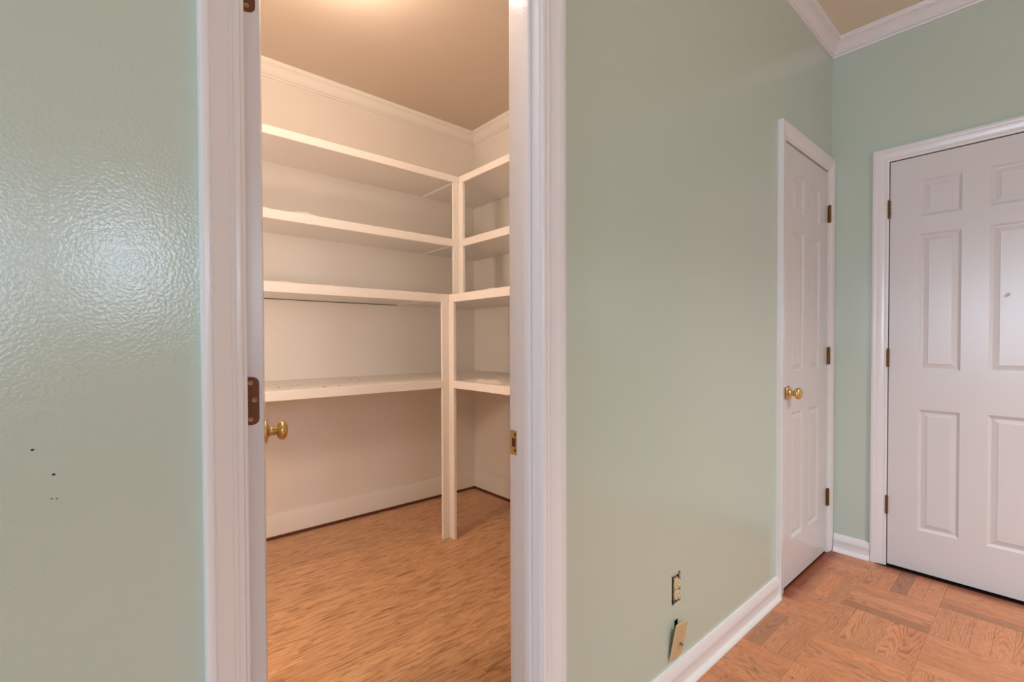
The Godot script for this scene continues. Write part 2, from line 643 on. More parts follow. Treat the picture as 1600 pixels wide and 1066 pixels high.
func build_parquet() -> void:
	var fl := thing("floor", Vector3.ZERO, "oak parquet floor of alternating square blocks", "floor", "structure")
	var st := mb()
	box(st, Vector3(ROOM_X0 - 0.12, -0.12, -WT / 2), Vector3(EX + 0.12, -0.007, ROOM_Z1 + 0.12))
	build(st, "subfloor", M.subfloor, fl)
	var far := mb()
	var i0 := int(floor((ROOM_X0 - 2.135) / TILE))
	var i1 := int(ceil((EX - 2.135) / TILE))
	var j1 := int(ceil((ROOM_Z1 - 0.207) / TILE))
	for i in range(i0, i1):
		for j in range(-1, j1):
			var x0 := 2.135 + i * TILE
			var z0 := 0.207 + j * TILE
			var along_x := (i + j) % 2 == 0
			var near := x0 + TILE > 1.2 and z0 < 1.2 and x0 + TILE > 1.05 + z0 * 0.62
			for k in 5:
				var w := TILE / 5.0
				var a := Vector2(x0, z0 + k * w) if along_x else Vector2(x0 + k * w, z0)
				var b := a + (Vector2(TILE, w) if along_x else Vector2(w, TILE))
				a = a.max(Vector2(ROOM_X0, 0.0))
				b = b.min(Vector2(EX - (0.024 if a.y > 0.2 else 0.004), ROOM_Z1))
				if b.x - a.x < 0.012 or b.y - a.y < 0.012:
					continue
				var lane := rng.randi() % 64
				var flip := rng.randf() < 0.5
				var uv := Rect2((lane % 4) * 0.25 + 0.002, floorf(lane / 4.0) / 16.0 + 0.001, 0.246, 0.0605)
				if flip:
					uv = Rect2(uv.position.x + uv.size.x, uv.position.y, -uv.size.x, uv.size.y)
				var tone := rng.randf_range(0.84, 1.0)
				var red := rng.randf_range(0.9, 1.0)
				var grey := rng.randf() < 0.07
				var base := Color(tone, tone * red, tone * red * red)
				if grey:
					base = Color(tone * 0.72, tone * 0.74, tone * 0.78)
				var wear := func(x: float, z: float) -> Color:
					return base * Color(1, 1, 1).lerp(Color(0.40, 0.17, 0.05), old_finish(x, z))
				var s: SurfaceTool = mb() if near else far
				strip(s, a.x, a.y, b.x, b.y, along_x, rng.randf_range(-0.0004, 0.0), uv, wear, 6 if near else 1)
				if near:
					build(s, "parquet_strip", M.oak, fl)
	tag(build(far, "parquet_strips", M.oak, fl), "", "", "", "stuff")


func build_laminate() -> void:
	var fl := thing("floor", Vector3.ZERO, "brown wood laminate floor of the pantry", "floor", "structure")
	var st := mb()
	box(st, Vector3(PX0 - 0.1, -0.12, PZ - 0.1), Vector3(PX1 + 0.1, -0.007, -WT / 2))
	build(st, "subfloor", M.subfloor, fl)
	var z := -0.053
	var row := 0
	while z > PZ + 0.001:
		var z0 := maxf(z - 0.1285, PZ)
		var x := PX0 - rng.randf() * 0.9
		while x < PX1:
			var a := maxf(x, PX0)
			var b := minf(x + 1.21, PX1)
			if b - a > 0.02:
				var len_uv := (b - a) / 1.3
				var uv := Rect2(rng.randf(), rng.randf(), len_uv, (z - z0) / 1.3)
				var tone := rng.randf_range(0.9, 1.0)
				var wear := func(_x: float, _z: float) -> Color: return Color(tone, tone, tone)
				var s := mb()
				strip(s, a, z0, b, z, true, 0.0, uv, wear, 1, 0.0002, 0.0005)
				build(s, "laminate_plank", M.laminate, fl)
			x += 1.21
		z = z0
		row += 1


# ------------------------------------------------------------------ trim
# a moulding that runs along a straight line; profile (out from the wall, up)
func run_profile(st: SurfaceTool, prof: Array, from: Vector3, to: Vector3, out: Vector3, mitre0 := 0.0, mitre1 := 0.0) -> void:
	var dir := (to - from).normalized()
	var rings := []
	for e in 2:
		var r := PackedVector3Array()
		for p in prof:
			var shift: Vector3 = dir * p.x * (mitre0 if e == 0 else -mitre1)
			r.append((from if e == 0 else to) + out * p.x + Vector3.UP * p.y + shift)
		rings.append(r)
	loft(st, rings, true, true)


# casing round a doorway; prof: (distance outwards from the inner edge, thickness); xf maps (u, v, w)
func casing(parent: Node, u0: float, u1: float, top: float, prof: Array, xf: Transform3D, width_right := -1.0, width_left := -1.0) -> void:
	var wmax: float = prof[prof.size() - 1].x
	for leg in 3:
		var st := mb()
		var rings := []
		for e in 2:
			var r := PackedVector3Array()
			for p in prof:
				var q := Vector3()
				var pr: float = p.x if width_right < 0.0 else p.x * width_right / wmax
				var pl: float = p.x if width_left < 0.0 else p.x * width_left / wmax
				if leg == 0:
					q = Vector3(u0 - pl, 0.0 if e == 0 else top + p.x, p.y)
				elif leg == 2:
					q = Vector3(u1 + pr, 0.0 if e == 0 else top + p.x, p.y)
				else:
					q = Vector3(u0 - pl if e == 0 else u1 + pr, top + p.x, p.y)
				r.append(xf * q)
			rings.append(r)
		loft(st, rings, true, true)
		build(st, "casing", M.white, parent)


func jambs(parent: Node, u0: float, u1: float, top: float, w0: float, w1: float, stop0: float, stop1: float, xf: Transform3D) -> void:
	for k in 3:
		var st := mb()
		if k == 0:
			box(st, Vector3(u0 - 0.018, 0, w0), Vector3(u0, top, w1), 0.001, xf)
		elif k == 1:
			box(st, Vector3(u1, 0, w0), Vector3(u1 + 0.018, top, w1), 0.001, xf)
		else:
			box(st, Vector3(u0 - 0.018, top, w0), Vector3(u1 + 0.018, top + 0.018, w1), 0.001, xf)
		build(st, "jamb", M.white, parent)
		if stop1 > stop0:
			st = mb()
			if k == 0:
				box(st, Vector3(u0, 0, stop0), Vector3(u0 + 0.006, top, stop1), 0.0025, xf)
			elif k == 1:
				box(st, Vector3(u1 - 0.010, 0, stop0), Vector3(u1, top, stop1), 0.003, xf)
			else:
				box(st, Vector3(u0 + 0.006, top - 0.010, stop0), Vector3(u1 - 0.010, top, stop1), 0.003, xf)
			build(st, "stop", M.white, parent)


func build_trim() -> void:
	# colonial casing: thin bead inside, a hollow, a step, a fat outer band
	var cas := [Vector2(0.0, 0.0), Vector2(0.0, 0.007), Vector2(0.002, 0.009), Vector2(0.010, 0.0095), Vector2(0.012, 0.0085), Vector2(0.0135, 0.0105), Vector2(0.019, 0.0112), Vector2(0.0205, 0.0100), Vector2(0.026, 0.0108), Vector2(0.034, 0.0125), Vector2(0.042, 0.0150), Vector2(0.048, 0.0172), Vector2(0.050, 0.0160), Vector2(0.0515, 0.0178), Vector2(0.061, 0.0185), Vector2(0.065, 0.0165), Vector2(0.066, 0.0)]
	var t := thing("trim_1", Vector3.ZERO, "white moulded casing and jambs of the open pantry doorway", "door frame", "structure")
	casing(t, PD[0] - 0.006, PD[1] + 0.005, DOOR_H + 0.005, cas, Transform3D(), 0.073, 0.053)
	jambs(t, PD[0], PD[1], DOOR_H, -WT, 0.0, -0.045, -0.025, Transform3D())
	var inner := [Vector2(0.0, 0.0), Vector2(0.0, 0.008), Vector2(0.045, 0.016), Vector2(0.065, 0.016), Vector2(0.065, 0.0)]
	casing(t, PD[0] - 0.006, PD[1] + 0.005, DOOR_H + 0.005, inner, Transform3D(Basis(Vector3.RIGHT, Vector3.UP, Vector3(0, 0, -1)), Vector3(0, 0, -WT)))
	# brass strike plate let into the right jamb
	var st := mb()
	plate(st, round_rect(-0.0115, 0.858, 0.012, 0.920, [0.0, 0.002, 0.002, 0.0]), 0.0, 0.0012, Transform3D(Basis(Vector3(0, 0, 1), Vector3(0, 1, 0), Vector3(-1, 0, 0)), Vector3(PD[1], 0, -0.0945)))
	var sp := build(st, "strike_plate", M.brass, t)
	sp.set_meta("label", "brass strike plate on the right jamb")
	for h in [[-0.0045, 0.8785, 0.0085, 0.9005, 0], [0.004, 0.906, 0.0095, 0.9135, 1], [0.004, 0.8655, 0.0095, 0.873, 1]]:
		st = mb()
		plate(st, round_rect(h[0], h[1], h[2], h[3], [0.002, 0.002, 0.002, 0.002], 3), 0.0012, 0.0016, Transform3D(Basis(Vector3(0, 0, 1), Vector3(0, 1, 0), Vector3(-1, 0, 0)), Vector3(PD[1], 0, -0.0945)))
		build(st, "screw_hole" if h[4] else "latch_hole", M.shoe_brown, sp)

	t = thing("trim_2", Vector3.ZERO, "white casing around the narrow closet door in the corner", "door frame", "structure")
	var cas2 := [Vector2(0.0, -0.004), Vector2(0.0, 0.008), Vector2(0.004, 0.0095), Vector2(0.012, 0.0095), Vector2(0.014, 0.0085), Vector2(0.016, 0.011), Vector2(0.04, 0.0165), Vector2(0.060, 0.0205), Vector2(0.067, 0.021), Vector2(0.069, 0.019), Vector2(0.070, 0.0)]
	casing(t, ND[0], ND[1], DOOR_H + 0.004, cas2, Transform3D(), 0.064)
	t = thing("trim_3", Vector3.ZERO, "white casing around the six panel door on the end wall", "door frame", "structure")
	var cas3 := [Vector2(0.0, -0.004), Vector2(0.0, 0.008), Vector2(0.003, 0.010), Vector2(0.012, 0.0105), Vector2(0.014, 0.0092), Vector2(0.016, 0.0115), Vector2(0.026, 0.0125), Vector2(0.036, 0.0150), Vector2(0.042, 0.0165), Vector2(0.044, 0.0152), Vector2(0.046, 0.017), Vector2(0.062, 0.0175), Vector2(0.066, 0.0155), Vector2(0.067, 0.0)]
	casing(t, ED[0], ED[1], DOOR_H, cas3, Transform3D(Basis(Vector3(0, 0, 1), Vector3.UP, Vector3(-1, 0, 0)), Vector3(EX, 0, 0)))

	# baseboards
	var bb := [Vector2(0.0, 0.0), Vector2(0.0265, 0.0), Vector2(0.026, 0.004), Vector2(0.0225, 0.011), Vector2(0.0175, 0.016), Vector2(0.0145, 0.020), Vector2(0.0136, 0.024), Vector2(0.0132, 0.055), Vector2(0.0144, 0.0575), Vector2(0.0140, 0.064), Vector2(0.0105, 0.080), Vector2(0.0088, 0.086), Vector2(0.0065, 0.0925), Vector2(0.0, 0.0935)]
	st = mb()
	run_profile(st, bb, Vector3(PD[1] + 0.078, 0, 0), Vector3(ND[0] - 0.070, 0, 0), Vector3(0, 0, 1))
	tag(build(st, "baseboard_left", M.white), "white baseboard under the green wall below the uncovered outlet", "baseboard", "", "structure")
	st = mb()
	run_profile(st, bb, Vector3(ROOM_X0, 0, 0), Vector3(PD[0] - 0.059, 0, 0), Vector3(0, 0, 1))
	tag(build(st, "baseboard_left", M.white), "white baseboard left of the pantry doorway", "baseboard", "", "structure")
	st = mb()
	run_profile(st, bb, Vector3(EX, 0, 0.024), Vector3(EX, 0, ED[0] - 0.067), Vector3(-1, 0, 0))
	tag(build(st, "baseboard_right", M.white), "short white baseboard between the two closed doors", "baseboard", "", "structure")
	st = mb()
	run_profile(st, bb, Vector3(EX, 0, ED[1] + 0.067), Vector3(EX, 0, ROOM_Z1), Vector3(-1, 0, 0))
	tag(build(st, "baseboard_right", M.white), "white baseboard beyond the end wall door", "baseboard", "", "structure")
	var pb := [Vector2(0.0, 0.0), Vector2(0.014, 0.0), Vector2(0.014, 0.117), Vector2(0.0115, 0.121), Vector2(0.0075, 0.134), Vector2(0.0055, 0.139), Vector2(0.0, 0.141)]
	var shoe := [Vector2(0.014, 0.0), Vector2(0.0265, 0.0), Vector2(0.0258, 0.006), Vector2(0.0225, 0.011), Vector2(0.0185, 0.0135), Vector2(0.014, 0.0145)]
	st = mb()
	run_profile(st, pb, Vector3(PX0, 0, PZ), Vector3(PX1, 0, PZ), Vector3(0, 0, 1), 1.0, 1.0)
	var b := build(st, "baseboard_pantry_back", M.cream)
	tag(b, "cream baseboard along the pantry's back wall with brown shoe moulding", "baseboard", "", "structure")
	st = mb()
	run_profile(st, shoe, Vector3(PX0, 0, PZ), Vector3(PX1, 0, PZ), Vector3(0, 0, 1), 1.0, 1.0)
	build(st, "shoe_moulding", M.shoe_brown, b).set_meta("label", "dark brown shoe moulding")
	st = mb()
	run_profile(st, pb, Vector3(PX1, 0, PZ), Vector3(PX1, 0, -WT), Vector3(-1, 0, 0), 1.0, 0.0)
	b = build(st, "baseboard_pantry_right", M.cream)
	tag(b, "cream baseboard along the pantry's right wall with brown shoe moulding", "baseboard", "", "structure")
	st = mb()
	run_profile(st, shoe, Vector3(PX1, 0, PZ), Vector3(PX1, 0, -WT), Vector3(-1, 0, 0), 1.0, 0.0)
	build(st, "shoe_moulding", M.shoe_brown, b).set_meta("label", "dark brown shoe moulding")

	# crown mouldings
	var cr := [Vector2(0.0, -0.085), Vector2(0.008, -0.085), Vector2(0.010, -0.081), Vector2(0.0095, -0.074), Vector2(0.006, -0.0725), Vector2(0.0125, -0.070), Vector2(0.0145, -0.0655), Vector2(0.012, -0.0625), Vector2(0.016, -0.058), Vector2(0.021, -0.047), Vector2(0.029, -0.034), Vector2(0.038, -0.0255), Vector2(0.0425, -0.0235), Vector2(0.0405, -0.019), Vector2(0.046, -0.0165), Vector2(0.0475, -0.0115), Vector2(0.0515, -0.009), Vector2(0.0535, -0.003), Vector2(0.0535, 0.0), Vector2(0.0, 0.0)]
	for c in [["trim_4", Vector3(ROOM_X0, CEIL, 0), Vector3(EX, CEIL, 0), Vector3(0, 0, 1), 1.0, M.white, "white crown moulding along the top of the green doorway wall"], ["trim_5", Vector3(EX, CEIL, 0), Vector3(EX, CEIL, ROOM_Z1), Vector3(-1, 0, 0), 0.0, M.white, "white crown moulding along the top of the end wall"], ["trim_6", Vector3(PX0, CEIL, PZ), Vector3(PX1, CEIL, PZ), Vector3(0, 0, 1), 1.0, M.cream, "cream crown moulding along the pantry's back wall"], ["trim_7", Vector3(PX1, CEIL, PZ), Vector3(PX1, CEIL, -WT), Vector3(-1, 0, 0), 0.0, M.cream, "cream crown moulding along the pantry's right wall"]]:
		st = mb()
		if c[4] > 0.5:
			run_profile(st, cr, c[1], c[2], c[3], 0.0, 1.0)
		else:
			run_profile(st, cr, c[1], c[2], c[3], 1.0, 0.0)
		tag(build(st, c[0], c[5]), c[6], "moulding", "", "structure")


# ------------------------------------------------------------------ windows (out of view, placed to light the hallway)
const WIN_BACK := [[-1.4, 1.1, -0.6, 2.4], [-0.06, 1.5, 0.40, 2.25]]
const WIN_SIDE := [[0.1, 0.9, 1.1, 2.1]]


func build_windows() -> void:
	var n := 1
	for k in 3:
		var h: Array = WIN_BACK[k] if k < 2 else WIN_SIDE[0]
		var xf := Transform3D(Basis(), Vector3(0, 0, ROOM_Z1)) if k < 2 else wall_at_x(ROOM_X0 - 0.12)
		var where: String = ["left sash window in the wall behind the camera", "right sash window in the wall behind the camera", "sash window in the far left wall"][k]
		var t := thing("window_%d" % n, Vector3.ZERO, "unseen white framed " + where, "window", "structure")
		n += 1
		var st := mb()
		slab(st, h[0], h[1], h[2], h[3], [[h[0] + 0.035, h[1] + 0.035, h[2] - 0.035, h[3] - 0.035]], 0.03, 0.09, xf)
		build(st, "window_frame", M.white, t)
		var my: float = (h[1] + h[3]) / 2.0
		st = mb()
		box(st, Vector3(h[0] + 0.035, my - 0.016, 0.045), Vector3(h[2] - 0.035, my + 0.016, 0.075), 0.002, xf)
		build(st, "sash_rail", M.white, t)
		for q in [[h[1] + 0.035, my - 0.016], [my + 0.016, h[3] - 0.035]]:
			st = mb()
			box(st, Vector3(h[0] + 0.035, q[0], 0.058), Vector3(h[2] - 0.035, q[1], 0.062), 0.0, xf)
			build(st, "pane", M.pane_glass, t)
		# area light standing in for daylight from this unseen window
		var c := xf * Vector3((h[0] + h[2]) / 2.0, my, 0.0 if k < 2 else 0.12)
		var dir := Vector3(0, 0, -1) if k < 2 else Vector3(1, 0, 0)
		var size := Vector2(h[2] - h[0] - 0.07, h[3] - h[1] - 0.07)
		area_light("daylight", c + dir * 0.01, dir, size, Color(0.80, 0.90, 1.0), WINDOW_ENERGY[k], t)


const WINDOW_ENERGY := [2.3, 1.7, 7.6]


# ------------------------------------------------------------------ doors
const ROWS := [[0.215, 0.808], [1.000, 1.662], [1.748, 1.922]]


# six panels: the leaf in the (u, v) plane with its seen face at w = 0 and its back at w = -th; cols: [u0, u1] pairs
func door_leaf(t: Node, u0: float, u1: float, v0: float, v1: float, cols: Array, th: float, xf: Transform3D, both := false) -> void:
	var holes := []
	for c in cols:
		for r in ROWS:
			holes.append([c[0], r[0], c[1], r[1]])
	var st := mb()
	slab(st, u0, v0, u1, v1, holes, -th, 0.0, xf)
	build(st, "door_leaf", M.door_white, t)
	# from the edge inwards: a quarter-round sticking, a flat, the raised bevel and its field
	var prof := [Vector2(0.0, 0.0), Vector2(0.002, -0.0025), Vector2(0.006, -0.0055), Vector2(0.010, -0.0092), Vector2(0.0125, -0.0095), Vector2(0.0325, -0.0042), Vector2(0.0332, -0.0028)]
	for h in holes:
		st = mb()
		for side in (2 if both else 1):
			var rings := []
			for p in prof:
				var w: float = p.y if side == 0 else -th - p.y
				var a := PackedVector3Array()
				for q in [Vector2(h[0] + p.x, h[1] + p.x), Vector2(h[2] - p.x, h[1] + p.x), Vector2(h[2] - p.x, h[3] - p.x), Vector2(h[0] + p.x, h[3] - p.x)]:
					a.append(Vector3(q.x, q.y, w))
				rings.append(a)
			for k in rings.size() - 1:
				for j in 4:
					var j2 := (j + 1) % 4
					var A: Vector3 = rings[k][j]
					var B: Vector3 = rings[k][j2]
					var C: Vector3 = rings[k + 1][j2]
					var D: Vector3 = rings[k + 1][j]
					var n := (B - A).cross(D - A).normalized()
					if n.z * (1.0 if side == 0 else -1.0) < 0.0:
						n = -n
					quad(st, xf * A, xf * B, xf * C, xf * D, xf.basis * n)
			var L: PackedVector3Array = rings[rings.size() - 1]
			quad(st, xf * L[0], xf * L[1], xf * L[2], xf * L[3], xf.basis * Vector3(0, 0, 1.0 if side == 0 else -1.0))
		if not both:
			quad(st, xf * Vector3(h[0], h[1], -0.012), xf * Vector3(h[2], h[1], -0.012), xf * Vector3(h[2], h[3], -0.012), xf * Vector3(h[0], h[3], -0.012), xf.basis * Vector3(0, 0, -1))
		build(st, "panel", M.door_white, t)


func knob(t: Node, at: Vector3, out: Vector3, size := 1.0) -> void:
	var side := Vector3.UP.cross(out).normalized()
	var xf := Transform3D(Basis(side, out, side.cross(out)) * Basis.from_scale(Vector3.ONE * size), at)
	var st := mb()
	var ball := []
	for k in 15:
		var a := -PI / 2 + PI * k / 14.0
		ball.append(Vector2(maxf(0.0, 0.0272 * pow(cos(a), 0.8)), 0.0425 + 0.0158 * sin(a)))
	lathe(st, [Vector2(0.0165, 0.006), Vector2(0.0168, 0.0085), Vector2(0.0150, 0.0105), Vector2(0.0128, 0.0125), Vector2(0.0122, 0.020), Vector2(0.0140, 0.0222), Vector2(0.0136, 0.0240), Vector2(0.0108, 0.0260), Vector2(0.0110, 0.0300)], xf)
	lathe(st, ball, xf)
	var k := build(st, "knob", M.brass, t)
	st = mb()
	lathe(st, [Vector2(0.0335, 0.0), Vector2(0.0335, 0.003), Vector2(0.0315, 0.0052), Vector2(0.026, 0.0066), Vector2(0.019, 0.0072), Vector2(0.0165, 0.0090), Vector2(0.0, 0.0090)], xf)
	build(st, "rosette", M.brass, k)


func hinge_barrel(t: Node, at: Vector3, h: float, r: float, mat: Material, leaf_dir: Vector3, out: Vector3) -> void:
	var st := mb()
	for k in 5:
		var y0 := h * k / 5.0 + 0.0005
		var y1 := h * (k + 1) / 5.0 - 0.0005
		lathe(st, [Vector2(0.0, y0), Vector2(r * 0.93, y0), Vector2(r, y0 + 0.0008), Vector2(r, y1 - 0.0008), Vector2(r * 0.93, y1), Vector2(0.0, y1)], Transform3D(Basis(), at), 14)
	lathe(st, [Vector2(r * 0.7, h), Vector2(r * 0.75, h + 0.002), Vector2(r * 0.4, h + 0.004), Vector2(0.0, h + 0.0045)], Transform3D(Basis(), at), 12)
	# the sliver of leaf let in between door and jamb
	var c := at - out * r * 0.9
	box(st, c - leaf_dir * 0.0014 - out * 0.006, c + leaf_dir * 0.0014 + out * r + Vector3.UP * h)
	build(st, "hinge", mat, t)


func build_doors() -> void:
	# the pantry door, swung 76 degrees into the pantry, seen along its edge
	var hinge := Vector3(0.172, 0.0, -0.112)
	var d := thing("door_1", hinge, "white pantry door standing open, seen on its hinge edge", "door", "structure")
	var x0 := 0.002
	var x1 := 0.608
	door_leaf(d, x0, x1, 0.008, 2.035, [[0.119, 0.266], [0.357, 0.504]], 0.035, Transform3D(Basis(), Vector3(0, 0, 0.041)), true)
	d.rotation.y = deg_to_rad(76.5)
	for y in [[1.713, 1.800], [1.002, 1.0855], [0.25, 0.335]]:
		var st := mb()
		var face := Transform3D(Basis(Vector3(0, 0, 1), Vector3(0, 1, 0), Vector3(-1, 0, 0)), Vector3(x0, 0, 0))
		plate(st, round_rect(0.0065, y[0], 0.0350, y[1], [0.0, 0.011, 0.011, 0.0]), 0.0, 0.0009, face)
		var lf := build(st, "hinge_leaf", M.hinge_brown, d)
		lf.set_meta("label", "dark brown hinge leaf on the door's edge")
		for s in [[0.0218, 0.88], [0.0275, 0.52], [0.0218, 0.12]]:
			st = mb()
			var at := face * Vector3(s[0], lerpf(y[0], y[1], s[1]), 0.0009)
			lathe(st, [Vector2(0.0042, 0.0), Vector2(0.0040, 0.0006), Vector2(0.0014, 0.0003), Vector2(0.0, -0.0004)], Transform3D(Basis(Vector3(0, 0, 1), Vector3(-1, 0, 0), Vector3(0, -1, 0)), at), 14)
			build(st, "screw", M.screw_brass, lf)
		st = mb()
		for k in 5:
			var ya: float = lerpf(y[0], y[1], k / 5.0) + 0.0004
			var yb: float = lerpf(y[0], y[1], (k + 1) / 5.0) - 0.0004
			lathe(st, [Vector2(0.0, ya), Vector2(0.0052, ya), Vector2(0.0052, yb), Vector2(0.0, yb)], Transform3D(), 12)
		build(st, "hinge_barrel", M.old_brass, d)
	knob(d, Vector3(0.548, 0.897, 0.041), Vector3(0, 0, 1))

	# the narrow closet door beside the corner
	d = thing("door_2", Vector3.ZERO, "narrow white six panel closet door in the green wall near the corner", "door", "structure")
	door_leaf(d, ND[0] + 0.003, ND[1] - 0.003, 0.010, 2.042, [[2.434, 2.578], [2.668, 2.812]], 0.035, Transform3D(Basis(), Vector3(0, 0, 0.002)))
	for y in [1.777, 1.018, 0.256]:
		hinge_barrel(d, Vector3(ND[1] - 0.001, y, 0.0115), 0.090, 0.0068, M.old_brass, Vector3.RIGHT, Vector3(0, 0, 1))
	knob(d, Vector3(2.386, 0.905, 0.002), Vector3(0, 0, 1), 1.0)
	var ls := mb()
	plate(ls, round_rect(0.0, 0.880, 0.006, 0.935, [0.001, 0.001, 0.001, 0.001], 2), 0.0, 0.0025, Transform3D(Basis(), Vector3(ND[0] - 0.002, 0, 0.0085)))
	build(ls, "strike_lip", M.old_brass, d)

	# the six panel door on the end wall
	d = thing("door_3", Vector3.ZERO, "white six panel door on the end wall with three brass hinges", "door", "structure")
	var exf := Transform3D(Basis(Vector3(0, 0, 1), Vector3.UP, Vector3(-1, 0, 0)), Vector3(EX - 0.004, 0, 0))
	door_leaf(d, ED[0] + 0.004, ED[1] - 0.003, 0.010, 2.040, [[0.372, 0.520], [0.612, 0.760]], 0.035, exf)
	for y in [1.759, 1.013, 0.266]:
		hinge_barrel(d, Vector3(EX - 0.0105, y, ED[0] + 0.001), 0.090, 0.0062, M.old_brass, Vector3(0, 0, 1), Vector3(-1, 0, 0))
	knob(d, Vector3(EX - 0.004, 0.905, ED[1] - 0.065), Vector3(-1, 0, 0))
	ls = mb()
	plate(ls, PackedVector2Array([Vector2(0.664, 1.337), Vector2(0.670, 1.338), Vector2(0.677, 1.345), Vector2(0.676, 1.352), Vector2(0.670, 1.354), Vector2(0.663, 1.350), Vector2(0.661, 1.343)]), 0.0, 0.0004, Transform3D(Basis(Vector3(0, 0, 1), Vector3.UP, Vector3(-1, 0, 0)), Vector3(EX - 0.0068, 0, 0)))
	build(ls, "scuff_mark", M.spackle, d)


# ------------------------------------------------------------------ pantry shelves
# [fascia bottom, fascia top, front of the back shelf (z), front of the right shelf (x)]
const SH := [[0.878, 0.922, -1.504, 1.522], [1.373, 1.420, -1.504, 1.522], [1.750, 1.797, -1.704, 1.733], [2.157, 2.200, -1.704, 1.733]]
const SHELF_NAME := ["lowest", "second from the floor", "third from the floor", "topmost"]


func build_shelves() -> void:
	for k in 4:
		var s: Array = SH[k]
		var y0: float = s[0]
		var y1: float = s[1]
		var fz: float = s[2]
		var fx: float = s[3]
		var end_b := fx
		var end_r := fz
		if k == 0:      # the corner post stands between the two edge strips of the lowest shelves
			end_b = fx - 0.044
			end_r = fz + 0.047
		var t := thing("pantry_shelf", Vector3(0, y0, 0), "white wooden shelf along the pantry's back wall, " + SHELF_NAME[k] + " of the four", "shelf", "", "shelves on the pantry's back wall")
		var st := mb()
		box(st, Vector3(PX0, 0.027, PZ), Vector3(fx + 0.0, y1 - y0, fz - 0.019), 0.0008)
		build(st, "board", M.shelf_white, t)
		st = mb()
		box(st, Vector3(PX0, 0.0, fz - 0.019), Vector3(end_b, y1 - y0, fz), 0.002)
		build(st, "edge_strip", M.shelf_white, t)
		if k == 1:      # the open joint between this board and the wall
			st = mb()
			box(st, Vector3(PX0, 0.0235, PZ + 0.0005), Vector3(1.54, 0.0265, PZ + 0.006))
			build(st, "open_joint", M.dark, t)
		t = thing("pantry_shelf", Vector3(0, y0, 0), "white wooden shelf along the pantry's right wall, " + SHELF_NAME[k] + " of the four", "shelf", "", "shelves on the pantry's right wall")
		st = mb()
		box(st, Vector3(fx + 0.019, 0.025, PZ), Vector3(PX1, y1 - y0 - 0.001, -WT), 0.0008)
		build(st, "board", M.shelf_white, t)
		st = mb()
		box(st, Vector3(fx, 0.0, end_r), Vector3(fx + 0.019, y1 - y0, -WT), 0.002)
		build(st, "edge_strip", M.shelf_white, t)
	var posts := [[0.0, 1.373, 1.522, -1.504, "tall white corner post of two strips between pantry floor and second shelf"], [1.420, 1.750, 1.733, -1.704, "short white corner post standing on the second pantry shelf"], [1.797, 2.157, 1.733, -1.704, "short white corner post just under the topmost pantry shelf"]]
	for p in posts:
		var t := thing("corner_post", Vector3(p[2], p[0], p[3]), p[4], "post")
		var h: float = p[1] - p[0]
		var w := 0.044 if p[0] < 0.1 else 0.040
		var st := mb()
		box(st, Vector3(-w, 0, -0.019), Vector3(0, h, 0), 0.0018)
		build(st, "post_strip", M.shelf_white, t)
		st = mb()
		box(st, Vector3(0, 0, -0.019), Vector3(0.019, h, w + 0.003), 0.0018)
		build(st, "post_strip", M.shelf_white, t)
	# curling liner sheets along the front of some shelves
	var n := FastNoiseLite.new()
	n.seed = 4
	n.frequency = 1.0
	for q in [[2, 0, 0.018, "curling white liner strip along the third back shelf of the pantry"], [1, 0, 0.011, "curling white liner strip along the second back shelf of the pantry"], [1, 1, 0.009, "curling white liner strip along the second right shelf of the pantry"], [2, 1, 0.006, "curling white liner strip along the third right shelf of the pantry"], [0, 1, 0.020, "curling white liner strip along the lowest right shelf of the pantry"]]:
		var s: Array = SH[q[0]]
		var st := mb()
		var rows := []
		var back: bool = q[1] == 0
		var from: float = 0.3 if back else s[2] + 0.07
		var to: float = s[3] - 0.06 if back else -0.35
		var steps := 90
		for i in steps + 1:
			var f := from + (to - from) * i / steps
			var lift: float = maxf(0.0, n.get_noise_1d(f * 5.5 + q[0] * 31.0 + q[1] * 77.0) + 0.12) * q[2] * 2.2
			lift *= smooth(0.0, 0.12, float(i) / steps) * smooth(0.0, 0.12, 1.0 - float(i) / steps)
			var row := PackedVector3Array()
			for j in 9:
				var g := j / 8.0
				var yy: float = s[1] + 0.0007 + lift * smooth(0.0, 0.45, g) * (1.0 - 0.9 * smooth(0.35, 1.0, g))
				var depth := 0.006 + g * 0.12
				row.append(Vector3(f, yy, s[2] - depth) if back else Vector3(s[3] + depth, yy, f))
			rows.append(row)
		for i in steps:
			for j in 8:
				var A: Vector3 = rows[i][j]
				var B: Vector3 = rows[i + 1][j]
				var C: Vector3 = rows[i + 1][j + 1]
				var D: Vector3 = rows[i][j + 1]
				var nn := (B - A).cross(D - A).normalized()
				if nn.y < 0.0:
					nn = -nn
				quad(st, A, B, C, D, nn)
				quad(st, A - Vector3.UP * 0.0006, B - Vector3.UP * 0.0006, C - Vector3.UP * 0.0006, D - Vector3.UP * 0.0006, -nn)
		tag(build(st, "shelf_liner", M.liner), q[3], "shelf liner")


